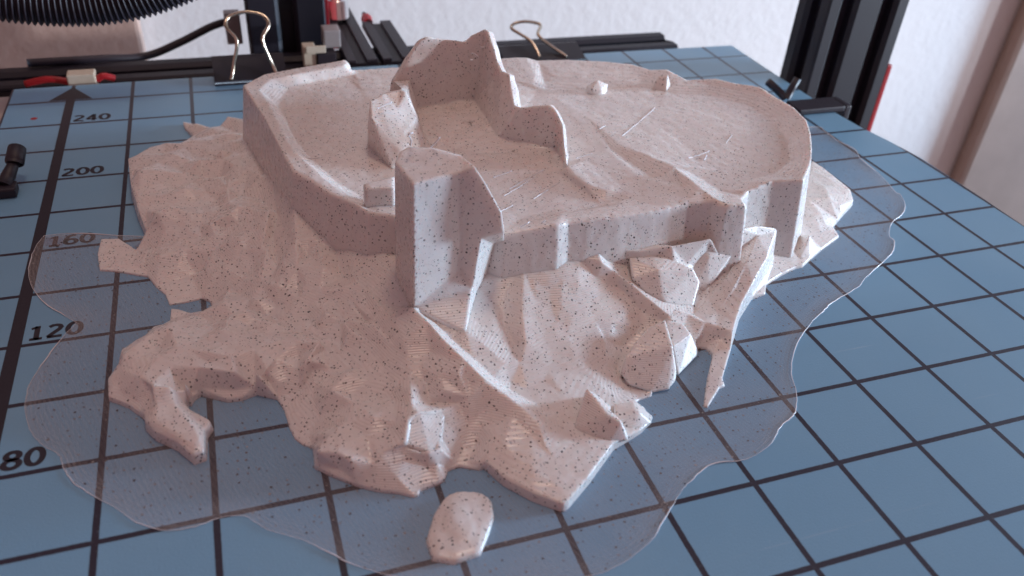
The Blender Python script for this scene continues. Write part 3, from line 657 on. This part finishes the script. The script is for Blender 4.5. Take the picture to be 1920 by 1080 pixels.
    'boulders': [[(140.0, 101.94, 13.6), (146.18, 101.18, 13.6), (149.96, 100.64, 13.2), (155.31, 96.56, 11.2), (156.77, 94.88, 8.4), (145.16, 96.08, 13.0), (154.5,
96.1, 11.0), (138.4, 96.1, 11.6), (140.73, 93.08, 9.2), (144.79, 90.57, 7.4), (149.09, 90.65, 5.6), (153.69, 90.97, 4.2)], [(157.97, 105.0, 13.4),
(162.03, 104.69, 13.8), (165.56, 102.98, 12.4), (169.95, 101.8, 10.2), (167.78, 101.7, 7.8), (162.12, 100.58, 11.2), (165.78, 99.82, 6.2), (160.57,
96.33, 3.8), (153.93, 104.35, 12.0), (156.83, 96.96, 5.0)], [(141.17, 83.28, 8.2), (137.31, 82.31, 7.8), (135.09, 81.69, 7.0), (130.75, 78.28, 6.2),
(128.02, 76.15, 5.4), (126.53, 74.3, 2.6), (127.33, 71.23, 1.6), (131.65, 68.52, 0.6), (135.73, 68.5, 0.6), (138.23, 70.1, 1.0), (139.11, 71.98, 3.0),
(139.47, 75.51, 6.6), (140.08, 80.32, 8.0)], [(141.75, 83.45, 7.8), (140.54, 80.98, 7.4), (139.8, 76.17, 6.0), (145.33, 82.08, 7.2), (146.29, 79.28,
6.0), (147.89, 78.33, 2.6), (147.93, 77.38, 0.6), (140.14, 72.28, 0.6)], [(114.25, 66.34, 8.2), (114.59, 63.44, 7.0), (116.05, 59.61, 6.6), (118.78,
57.93, 5.4), (119.97, 56.1, 1.4), (115.34, 55.95, 1.6), (112.07, 64.13, 4.6), (109.43, 60.37, 2.8), (111.97, 57.92, 2.4)], [(115.14, 66.95, 7.0),
(117.19, 66.17, 5.4), (119.26, 63.81, 4.0), (116.69, 60.19, 5.6), (114.92, 64.01, 6.4)], [(120.26, 64.81, 3.6), (125.16, 64.77, 3.2), (124.95, 61.7,
3.0), (127.51, 60.2, 0.5), (123.84, 58.3, 0.5), (121.09, 57.75, 0.7), (118.72, 60.57, 2.6)], [(77.05, 67.93, 7.6), (79.51, 68.89, 7.8), (75.15, 63.38,
5.6), (80.56, 67.05, 5.2), (79.75, 61.18, 4.2), (82.27, 61.94, 3.6), (80.94, 60.03, 1.8), (85.15, 70.04, 5.6)]],
    'bump_dome': (163.53, 179.88, 23.3),
    'bump_pyr': (186.26, 179.33, 23.3),
    'whiskers': [[(88.58, 113.73, 43.2), (87.99, 110.53, 46.0), (86.87, 107.96, 48.5), (87.86, 108.33, 48.6)], [(92.77, 112.48, 43.0), (93.09, 110.03, 45.0), (93.56,
108.28, 47.0)], [(85.21, 97.62, 15.0), (85.59, 97.13, 16.0), (85.94, 97.05, 17.0)], [(111.52, 103.91, 25.2), (113.05, 103.64, 26.0), (113.76, 104.2,
26.0)], [(119.98, 173.73, 40.5), (121.18, 174.5, 40.0), (121.91, 173.15, 39.5)], [(122.87, 175.0, 41.6), (125.01, 175.69, 41.4)], [(119.11, 171.73,
39.4), (119.87, 171.6, 39.4)], [(88.65, 152.34, 35.4), (90.78, 153.18, 35.9), (92.74, 153.85, 36.2)], [(173.27, 127.86, 23.8), (175.52, 130.37,
23.8)], [(116.89, 104.36, 25.2), (117.62, 104.04, 26.0)]],
    'strings': [[(116.23, 125.36, 23.3), (128.54, 133.36, 23.3)], [(113.71, 121.99, 23.3), (124.74, 129.92, 23.3)], [(109.85, 114.32, 23.3), (114.38, 116.95, 23.3)],
[(156.54, 145.4, 23.3), (176.44, 163.7, 23.3)], [(120.31, 118.85, 23.3), (130.1, 125.77, 23.3)], [(114.18, 132.23, 23.3), (120.05, 134.58, 23.3)],
[(138.83, 136.22, 23.3), (144.16, 137.7, 23.3)], [(169.42, 129.7, 23.3), (177.94, 132.92, 23.3)], [(151.43, 150.77, 23.3), (155.25, 153.7, 23.3)],
[(67.52, 151.43, 23.3), (73.13, 152.74, 23.3)], [(185.29, 136.62, 23.3), (190.08, 141.06, 23.3)]],
}

# ------------------------------------------------------------------ the print
cp = empty('castle_print', (125, 130, 0))
tag(cp, 'speckled off-white printed castle ruin on a rocky hill with tower', 'castle model')

bm = heightfield(D['rock_outline'], D['rock_lines'], 0.0, 0.12, extra=420, gap=4.8, amp=1.8)
densify(bm, 0.8)
soften(bm, 1, 0.33)
roughen(bm, 0.06, 0.2, 0.04, 0.6)
hill = link('rocky_hill', bm, M['pla'], cp, True)

bm = heightfield(D['plateau_outline'], D['plateau_lines'], 0.0, 0.13)
densify(bm, 1.0)
soften(bm, 2, 0.5)
roughen(bm, 0.08, 0.12, 0.06, 0.5)
court = link('walled_courtyard', bm, M['pla'], cp, True)

# square tower with its spur to the wall
tt = D['tower_top']; tm = D['tower_misc']
P = {('t', i): v for i, v in enumerate(tt)}
P.update(tm)
P['left_foot'] = (tt[0][0] - 0.6, tt[0][1], 8); P['front_deep'] = (tm['front_foot'][0], tm['front_foot'][1] - 0.4, 8)
P['back_left'] = (tt[6][0], tt[6][1] + 0.5, 8); P['left_mid'] = (tt[7][0] - 0.4, tt[7][1] + 0.3, 8)
P['back_right'] = (tt[5][0] + 2, tt[5][1] + 2, 8); P['deep_right'] = (103.5, 103.5, 8); P['spur_back'] = (109, 107, 18); P['spur_top'] = (103, 110, 33)
P['rf_deep'] = (95.0, 88.5, 6)
F = [[('t', i) for i in range(8)],
     [('t', 1), 'front_foot', 'right_foot', 'right_mid', 'edge_mid', ('t', 2)],
     ['front_foot', 'front_deep', 'rf_deep', 'right_foot'],
     [('t', 0), 'left_foot', 'front_deep', 'front_foot', ('t', 1)],
     [('t', 7), 'left_mid', 'left_foot', ('t', 0)], [('t', 6), 'back_left', 'left_mid', ('t', 7)],
     [('t', 5), 'back_right', 'back_left', ('t', 6)],
     [('t', 2), 'edge_mid', 'f2a', 'f2b', 'f2c', 'f2d', 'f2e', ('t', 3)],
     ['edge_mid', 'right_mid', 'f2a'],
     ['right_mid', 'right_foot', 'rf_deep', 'deep_right'], ['f2a', 'right_mid', 'deep_right'], ['f2b', 'f2a', 'deep_right', 'spur_back'],
     [('t', 3), 'f2e', ('t', 4)], [('t', 4), 'f2e', 'f2d', 'spur_top', ('t', 5)], ['f2d', 'f2c', 'spur_back', 'spur_top'], ['f2c', 'f2b', 'spur_back'],
     ['spur_top', 'spur_back', 'back_right', ('t', 5)]]
bm = poly_mesh(P, F)
bmesh.ops.recalc_face_normals(bm, faces=bm.faces)
densify(bm, 0.9); soften(bm, 1, 0.45); roughen(bm, 0.06, 0.15, 0.03, 0.5)
link('tower', bm, M['pla'], cp, True)

# low stub of wall beside the tower
bm = bmesh.new()
a = [bm.verts.new(v) for v in D['stub']]
b = [bm.verts.new((v[0], v[1], 20)) for v in D['stub']]
bm.faces.new(a)
for i in range(4): bm.faces.new((a[i], a[(i + 1) % 4], b[(i + 1) % 4], b[i]))
bmesh.ops.recalc_face_normals(bm, faces=bm.faces)
densify(bm, 1.2); soften(bm, 1, 0.5)
link('wall_stub', bm, M['pla'], cp, True)

# ruined keep
K = {k: Vector(v) for k, v in D['keep'].items()}
K['bk0'] = Vector((89.5, 167, 22.3)); K['bk1'] = Vector((99, 169.5, 22.3)); K['pin'] = Vector((102.5, 160, 24.1)); K['pin2'] = Vector((103, 151, 22.8))
F = [['p0', 'pt0', 'pt0b', 'p1'], ['pt0', 'pt1', 'pf1', 'pt0b'], ['pt0b', 'pf1', 'pf3', 'p1'], ['pt1', 'pt2', 'pf4', 'pf1'], ['pf1', 'pf4', 'pf2', 'pf3'],
     ['pt2', 'pt3', 'pm', 'pf4'], ['pf4', 'pm', 'pe', 'pf2'], ['pf2', 'pe', 'p2', 'pf3'], ['pf3', 'p2', 'p1'],
     ['p0', 'bk0', 'pt0'], ['pt0', 'bk0', 'pt1'], ['pt1', 'bk0', 'bk1', 'pt2'], ['pt2', 'bk1', 'pt3'], ['pt3', 'bk1', 'pin', 'pm'], ['pm', 'pin', 'pin2', 'pe'], ['pe', 'pin2', 'p2'],
     ['pt2', 's0', 'm0', 'pt3'], ['pt3', 'm0', 'f0', 'pin']]
bm = poly_mesh({k: K[k] for k in {x for f in F for x in f}}, F)
bmesh.ops.recalc_face_normals(bm, faces=bm.faces)
densify(bm, 0.9); soften(bm, 1, 0.4); roughen(bm, 0.3, 0.16, 0.1, 0.5)
link('keep_pier', bm, M['pla'], cp, True)

top = ['s0', 's1', 's2', 's3', 's4', 's5', 's6', 's7', 's8', 's9', 's10', 's11', 's12', 's13', 's14', 's15', 'w0', 'w1', 'w2', 'w3', 'w4']
dirs = {}
for i, k in enumerate(top):
    t = i / (len(top) - 1)
    dirs[k] = Vector((-0.25, 1, 0)) if i < 7 else (Vector((0.35, 1, 0)) if i < 9 else (Vector((1, 0.35, 0)) if i < 16 else Vector((0.75, 0.75, 0))))
for k in top:
    d = dirs[k].normalized()
    h = K[k].z - 22
    K[k + 'b'] = K[k] + d * 2.0 + Vector((0, 0, -0.8))
    K[k + 'c'] = K[k] + d * (3.0 + 0.22 * h); K[k + 'c'].z = 22
F = [['f0', 's0', 's1', 's2'], ['f0', 's2', 's3', 's4', 's5', 'f1'], ['f1', 's5', 's6', 'f2'], ['f2', 's6', 's7', 's8'], ['f2', 's8', 's9', 's10', 's11', 's12'],
     ['f2', 's12', 's13', 's14', 's15', 'f3'], ['f3', 's15', 'w0'], ['f3', 'w0', 'w1', 'f4'], ['f4', 'w1', 'w2', 'w3', 'f5'], ['f5', 'w3', 'w4', 'f6'],
     ['f0', 'f1', 'f2', 'f3', 'c1'], ['f3', 'f4', 'f5', 'f6', 'c2', 'c1'], ['f0', 'c1', 'p2', 'pin2', 'pin'],
     ['s0', 'f0', 'pin', 's0c', 's0b'], ['w4', 'w4b', 'w4c', 'f6']]
for a, b in zip(top, top[1:]):
    F.append([a, b, b + 'b', a + 'b']); F.append([a + 'b', b + 'b', b + 'c', a + 'c'])
bm = poly_mesh({k: K[k] for k in {x for f in F for x in f}}, F)
bmesh.ops.recalc_face_normals(bm, faces=bm.faces)
densify(bm, 0.9); soften(bm, 1, 0.4); roughen(bm, 0.45, 0.16, 0.12, 0.5)
keep = link('ruined_keep', bm, M['pla'], cp, True)

def boulder(name, c, rx, ry, h, seed, sub=2, flatk=0.0):
    bm = bmesh.new()
    bmesh.ops.create_icosphere(bm, subdivisions=1, radius=1)
    r = random.Random(seed)
    for v in bm.verts:
        v.co *= 1 + r.uniform(-0.18, 0.18)
        v.co = Vector((v.co.x * rx, v.co.y * ry, v.co.z * h)) + Vector(c)
    densify(bm, 1.0); soften(bm, 1)
    return link(name, bm, M['pla'], court, True)
d = D['bump_dome']; boulder('courtyard_stone', (d[0], d[1], d[2]), 3.9, 3.6, 4.2, 3)
d = D['bump_pyr']
bm = bmesh.new()
pv = [bm.verts.new(v) for v in ((d[0] - 4.5, d[1] - 1, 22.5), (d[0] + 0.5, d[1] - 3.6, 22.5), (d[0] + 4.6, d[1] + 0.5, 22.5), (d[0], d[1] + 4, 22.5), (d[0] + 1.6, d[1] - 0.8, 28.0), (d[0] - 0.8, d[1] + 0.6, 27.4))]
for f in ((0, 1, 4), (0, 4, 5), (1, 2, 4), (2, 3, 5), (2, 5, 4), (3, 0, 5)): bm.faces.new([pv[i] for i in f])
bmesh.ops.recalc_face_normals(bm, faces=bm.faces); densify(bm, 1.0); soften(bm, 1)
link('courtyard_stone', bm, M['pla'], court, True)

for pts in D['boulders']:
    bm = bmesh.new()
    vs = []
    for p in pts:
        p = Vector(p)
        away = Vector((p.x - 52.8, p.y + 46.9, 0)).normalized()
        vs.append(bm.verts.new(p))
        vs.append(bm.verts.new((p.x + away.x * 2.5, p.y + away.y * 2.5, max(0.0, p.z - 4.5))))
    hull = bmesh.ops.convex_hull(bm, input=vs)
    bmesh.ops.delete(bm, geom=[v for v in bm.verts if not v.link_faces], context='VERTS')
    bmesh.ops.recalc_face_normals(bm, faces=bm.faces)
    densify(bm, 0.8); soften(bm, 1, 0.4); roughen(bm, 0.06, 0.3, 0.03, 0.8)
    link('boulder', bm, M['pla'], hill, True)

bm = heightfield(D['islet'], [[tuple(Vector(D['islet'][0]).lerp(Vector(D['islet'][5]), 0.4) + Vector((0, 0, 0.7))), tuple(Vector(D['islet'][9]).lerp(Vector(D['islet'][4]), 0.4) + Vector((0, 0, 0.6)))]], 0.0, 0.15)
densify(bm, 1.2); soften(bm, 2); roughen(bm, 0.1, 0.3)
link('loose_rock', bm, M['pla'], cp, True)

# first-layer film and its beaded edge
loop = spline(D['brim'] + D['brim'][:1], 5)[:-1]
bm = bmesh.new()
lay = bm.verts.layers.float.new('inset')
nl = len(loop)
rings, cur = [], [Vector((p.x, p.y)) for p in loop]
sgn = 1.0 if sum(a.x * b.y - b.x * a.y for a, b in zip(cur, cur[1:] + cur[:1])) > 0 else -1.0
for k in range(9):
    ring = []
    for q in cur:
        v = bm.verts.new((q.x, q.y, 0.16)); v[lay] = k * 0.8; ring.append(v)
    rings.append(ring)
    nxt = []
    for i in range(nl):
        t = (cur[(i + 2) % nl] - cur[i - 2]).normalized()
        nxt.append(cur[i] + Vector((-t.y, t.x)) * sgn * 0.8)
    cur = [(nxt[i - 1] + nxt[i] * 2 + nxt[(i + 1) % nl]) / 4 for i in range(nl)]
for a, b2 in zip(rings, rings[1:]):
    for i in range(nl): bm.faces.new((a[i], a[(i + 1) % nl], b2[(i + 1) % nl], b2[i]))
inner = bm.faces.new(rings[-1])
bmesh.ops.triangulate(bm, faces=[inner])
for f in bm.faces:
    if f.normal.z < 0: f.normal_flip()
film = link('brim_film', bm, M['film'], cp)
bm = bmesh.new()
lp = []
for i, p in enumerate(loop + loop[:1]):
    lp.append(Vector((p.x, p.y, 0.18)) + Vector((noise.noise(p * 0.9), noise.noise(p * 0.9 + Vector((9, 9, 9))), 0)) * 0.25)
rad = [0.035 + 0.17 * max(0, noise.noise(p * 0.10) + 0.15 + min(0.35, max(0, (p.x - 120) / 300))) for p in lp]
tube(bm, lp, rad, 5, False)
link('brim_edge', bm, M['bead'], film, True)

# stray whiskers of filament
def whisker(pts, r=0.17):
    bm = bmesh.new(); tube(bm, spline(pts, 4), r, 6)
    link('filament_whisker', bm, M['bead'], cp, True)
for a in D['whiskers']: whisker(a)
# fine strings lying on the courtyard floor
from mathutils.bvhtree import BVHTree
tree = BVHTree.FromPolygons([v.co / MM for v in court.data.vertices], [tuple(p.vertices) for p in court.data.polygons])
for a, b in D['strings']:
    a, b = Vector(a), Vector(b)
    line = []
    for i in range(9):
        q = a.lerp(b, i / 8)
        hit = tree.ray_cast(Vector((q.x, q.y, 60)), Vector((0, 0, -1)))[0]
        if hit: line.append(hit + Vector((0.12 * math.sin(i * 2.1), 0, 0.05)))
    if len(line) > 2:
        bm = bmesh.new(); tube(bm, line, [0.05 + 0.09 * abs(math.sin(i * 1.7 + a.x)) for i in range(len(line))], 5)
        link('filament_string', bm, M['bead'], court, True)


# ------------------------------------------------------------------ binder clips on the rear edge
def binder_clip(x0, x1, label, zt, wire):
    t = empty('binder_clip', ((x0 + x1) / 2, 272, 0))
    tag(t, label, 'binder clip', 'binder clips on the rear edge of the plate')
    bm = bmesh.new()
    prof = [(264.5, 0.1), (265, 1.0), (277.5, zt), (279, zt - 0.4), (279, -9.5), (277.5, -10), (265, -6.6), (264.5, -5.6), (266, -5.6), (276.8, -8.6), (277.4, zt - 1.4), (266, 0.1)]
    a = [bm.verts.new((x0, y, z)) for y, z in prof]; b = [bm.verts.new((x1, y, z)) for y, z in prof]
    n = len(prof)
    for i in range(n): bm.faces.new((a[i], a[(i + 1) % n], b[(i + 1) % n], b[i]))
    fa = bm.faces.new(a); fb = bm.faces.new(b)
    bmesh.ops.triangulate(bm, faces=[fa, fb])
    link('clip_body', bm, M['clip'], t, recalc=True)
    bm = bmesh.new(); tube(bm, [(x0, 265.0, 0.9), (x1, 265.0, 0.9)], 0.75, 8)
    link('rolled_lip', bm, M['clip'], t, True)
    bm = bmesh.new(); tube(bm, spline(wire, 6), 0.7, 8)
    link('wire_handle', bm, M['wire'], t, True)
    return t
def loop_wire(mid, lean):
    return [(mid - 8.5, 265.2, 1.8), (mid - 7.0, 268, 6), (mid - 4.6, 275 + lean, 15), (mid - 7.6, 278 + lean, 19.5), (mid - 6.0, 281 + lean, 22.2), (mid, 282 + lean, 23.4), (mid + 6.0, 281 + lean, 22.2), (mid + 7.6, 278 + lean, 19.5), (mid + 4.6, 275 + lean, 15), (mid + 7.0, 268, 6), (mid + 8.5, 265.2, 1.8)]
binder_clip(48.5, 75, 'black binder clip at the rear left with tall raised wire handle', 6.8, loop_wire(63, -6))
binder_clip(163, 199, 'black binder clip behind the courtyard with wire handle tipped back', 4.4,
            [(178.3, 267.0, 2.4), (177.6, 271, 5.2), (176, 275, 7.4), (171.2, 281, 9.6), (170.6, 283, 10.6), (172.5, 283, 12), (177, 283.5, 12.3), (182.6, 283, 11.4), (183.2, 281, 10.6), (180.5, 276, 8.7), (186, 271.5, 4.6), (190.8, 267.2, 1.9)])

t = empty('side_clamp', (268, 200, 0)); tag(t, 'black clip with two short prongs on the right plate edge', 'clamp', 'small black clamps on the plate sides')
bm = bmesh.new(); box(bm, 258.5, 279.5, 196, 205.5, 0.15, 2.4, bevel=0.6); link('clamp_jaw', bm, M['blackp'], t)
bm = bmesh.new(); box(bm, 262, 279.5, 195, 205, -9, -5.6, bevel=0.6); link('clamp_jaw', bm, M['blackp'], t)
bm = bmesh.new(); box(bm, 279.7, 282.5, 196, 205.5, -9, 2.4, bevel=0.6); link('clamp_back', bm, M['blackp'], t)
for q in (((258, 206, 3.4), (254.5, 208, 6.4), (251, 209.7, 9.0)), ((258, 205, 3.4), (259.6, 205.6, 7), (261.6, 206, 11))):
    bm = bmesh.new(); tube(bm, q, 1.5, 10); link('clamp_prong', bm, M['blackp'], t, True)
t = empty('side_clamp', (-11, 198, 0)); tag(t, 'black clip with capped lever on the left plate edge', 'clamp', 'small black clamps on the plate sides')
bm = bmesh.new(); box(bm, -19.5, -8, 190.5, 196, 0.15, 3.0, bevel=0.6); link('clamp_jaw', bm, M['blackp'], t)
bm = bmesh.new(); box(bm, -23.4, -19.7, 190.5, 196, -8, 3.0, bevel=0.6); link('clamp_back', bm, M['blackp'], t)
bm = bmesh.new(); tube(bm, ((-11.2, 194, 2.6), (-10, 196.8, 4.2), (-8.1, 199.8, 7)), [2.0, 1.9, 1.4], 10); link('clamp_lever', bm, M['blackp'], t, True)
bm = bmesh.new(); tube(bm, ((-8.2, 199.4, 6.6), (-8.15, 199.6, 6.8), (-7.5, 204.2, 8.9), (-7.45, 204.4, 9.0)), [2.0, 2.5, 2.4, 1.9], 14); link('clamp_grip', bm, M['blackp'], t, True)

# ------------------------------------------------------------------ printer frame
def extrusion(name, label, p0, p1, wx, wy, cat='frame bar', roll=0.0, slots=(2, 1)):
    """slotted aluminium bar from p0 to p1 (centre line), wx by wy section"""
    p0, p1 = Vector(p0), Vector(p1)
    t = empty(name, p0)
    tag(t, label, cat)
    L = (p1 - p0).length
    Mx = Matrix.Translation(p0) @ (p1 - p0).to_track_quat('Z', 'Y').to_matrix().to_4x4() @ Matrix.Rotation(roll, 4, 'Z')
    # outline with v-shaped slots
    def side(n, length):
        pts = []
        for i in range(n):
            c = (i + 0.5) * length / n
            pts += [(c - 4.6, 0), (c - 2.9, 1.7), (c - 2.9, 5.0), (c + 2.9, 5.0), (c + 2.9, 1.7), (c + 4.6, 0)]
        return pts
    out = []
    for (n, ln, ang) in ((slots[0], wx, 0), (slots[1], wy, 1), (slots[0], wx, 2), (slots[1], wy, 3)):
        seq = [(0.8, 0)] + side(n, ln) + [(ln - 0.8, 0)]
        for u, d in seq:
            if ang == 0: out.append((-wx / 2 + u, -wy / 2 + d))
            if ang == 1: out.append((wx / 2 - d, -wy / 2 + u))
            if ang == 2: out.append((wx / 2 - u, wy / 2 - d))
            if ang == 3: out.append((-wx / 2 + d, wy / 2 - u))
    bm = bmesh.new()
    a = [bm.verts.new(Mx @ Vector((x, y, 0))) for x, y in out]; b = [bm.verts.new(Mx @ Vector((x, y, L))) for x, y in out]
    n = len(out)
    for i in range(n): bm.faces.new((a[i], a[(i + 1) % n], b[(i + 1) % n], b[i]))
    fa = bm.faces.new(a); fb = bm.faces.new(b)
    bmesh.ops.triangulate(bm, faces=[fa, fb])
    link('slotted_profile', bm, M['black'], t, recalc=True)
    return t, Mx, L

post, _, _ = extrusion('upright_post', 'tall black slotted post behind the right plate edge', (304, 236, -250), (304, 236, 420), 40, 20, 'post')
bm = bmesh.new(); box(bm, 325.2, 328, 228, 244, -60, 4, bevel=0.6); link('red_cover', bm, M['red'], post)
lpost, _, _ = extrusion('upright_post', 'black slotted post at the rear left behind the binder clip', (80.5, 320, -250), (80.5, 320, 420), 32, 20, 'post', 0, (1, 1))
bm = bmesh.new(); box(bm, 97, 99.4, 322, 346, -12, 60, bevel=0.6); link('red_cover', bm, M['red'], lpost)
bm = bmesh.new(); box(bm, 99.6, 111, 336, 348, -14, -6, bevel=0.6); link('red_foot', bm, M['red'], lpost)
bm = bmesh.new(); tube(bm, [(106, 343, -5.8), (106, 343, 60)], 3.2, 16); link('lead_screw', bm, M['chrome'], lpost, True)
bm = bmesh.new(); tube(bm, [(106, 343, -1), (106, 343, 7)], 5.2, 16); link('screw_nut', bm, M['chrome'], lpost, True)
extrusion('rear_beam', 'long black beam just behind the rear plate edge', (-80, 301, -11), (258, 301, -11), 20, 12, 'beam', 0, (1, 1))
def guide_rail(label, x0, x1, y0, y1):
    t = empty('guide_rail', ((x0 + x1) / 2, y0, -4.8)); tag(t, label, 'rail')
    bm = bmesh.new(); box(bm, x0, x1, y0, y1, -4.7, -3.0, bevel=0.3); link('rail_base', bm, M['black'], t)
    w = x1 - x0
    for a, b in ((0, 0.3), (0.62, 1.0)):
        bm = bmesh.new(); box(bm, x0 + w * a + 0.1, x0 + w * b - 0.1, y0 + 0.2, y1 - 0.2, -2.9, -1.6, bevel=0.3); link('rail_lip', bm, M['blackp'], t)
guide_rail('black slotted rail running to the wall beside the rear left post', 101, 114, 287, 368)
guide_rail('shorter black slotted rail running to the wall, nearer the keep', 116, 129.5, 287, 337)
t = empty('red_knob', (119, 338, -2)); tag(t, 'small red knob at the end of the shorter black guide rail', 'knob')
bm = bmesh.new(); tube(bm, [(119, 337.4, -3), (119, 341, -2), (119, 343, -1.6)], [2.4, 2.6, 2.0], 12); link('knob_cap', bm, M['red'], t, True)
bm = bmesh.new(); tube(bm, [(119, 343, -1.8), (119, 347, -1.6)], 1.2, 10); link('knob_shaft', bm, M['blackp'], t, True)

t = empty('limit_switch', (89, 292, -4)); tag(t, 'ivory and black switch at the foot of the rear left post', 'switch')
bm = bmesh.new(); box(bm, 84, 89, 290, 296, -6, 4, bevel=0.4); link('switch_plug', bm, M['beige'], t)
bm = bmesh.new(); box(bm, 89.4, 97, 289, 297, -8, 1, bevel=0.4); link('switch_body', bm, M['blackp'], t)
bm = bmesh.new(); box(bm, 85, 93, 289, 290, 1.5, 4.5, bevel=0.3); link('switch_lever', bm, M['beige'], t)
bm = bmesh.new(); box(bm, 93, 100, 294, 302, 1.6, 9, bevel=0.6); link('switch_mount', bm, M['grey'], t)

# hose along the top left
cl = spline([(-60, 262, 57), (-34, 262, 42), (-8, 262, 34.5), (18, 262, 33), (40, 262, 38), (62, 262, 48.5), (90, 262, 67)], 40)
pts = []
acc = 0
bm = bmesh.new()
rad = []
dist = 0.0
fine = []
for a, b in zip(cl, cl[1:]):
    for k in range(3):
        fine.append(a.lerp(b, k / 3))
prev = fine[0]
for p in fine:
    dist += (p - prev).length; prev = p
    rad.append(7.0 + 0.6 * math.sin(dist * 2 * math.pi / 1.75))
tube(bm, fine, rad, 20)
h = link('corrugated_hose', bm, M['blackp'], None, True)
tag(h, 'black corrugated hose sagging across the top left corner', 'hose')

t = empty('power_cable', (20, 315, -10)); tag(t, 'thin black cable rising to a grey plug at the left post', 'cable')
bm = bmesh.new(); tube(bm, spline([(-20, 309, -3.0), (5, 312, -4), (22, 318, -6), (36, 322, -2.5), (50, 326, 2.5), (58, 328, 4)], 8), 1.6, 10); link('cable', bm, M['blackp'], t, True)
bm = bmesh.new(); box(bm, 55.5, 62, 325, 331, -5.5, 8, bevel=0.6); link('plug', bm, M['grey'], t)
t = empty('wire_connector', (8, 281, -1)); tag(t, 'small white connector with red wires behind the arrow tip', 'connector')
bm = bmesh.new(); box(bm, -2.5, 7, 278, 284, -5, 2.4, bevel=0.5); link('connector_shell', bm, M['beige'], t)
for s in (0, 1):
    bm = bmesh.new(); tube(bm, spline([(7 if s else -2.5, 281, -1.0), (9.5 if s else -9, 281, 0.4), (13 if s else -17, 282, -1.2)], 5), 1.3, 8); link('red_wire', bm, M['red'], t, True)

t = empty('wall_shade_left', (-200, 422, -280)); tag(t, 'brown board standing in for the shaded wall at upper left behind the hose', 'panel')  # panel added in place of the shadow on the left of the wall
bm = bmesh.new(); box(bm, -420, 14, 414, 429, -279, 320, bevel=2.0); link('wall_shade_left_panel', bm, M['panel'], t)
t = empty('wall_shade_right', (750, 422, -280)); tag(t, 'brown cabinet standing in for the shaded wall at far right', 'slab')  # slab added for the shade at the right end of the wall
bm = bmesh.new(); box(bm, 630, 990, 416, 429, -279, 500, bevel=5.5); link('wall_shade_right_slab', bm, M['shade_brown'], t)
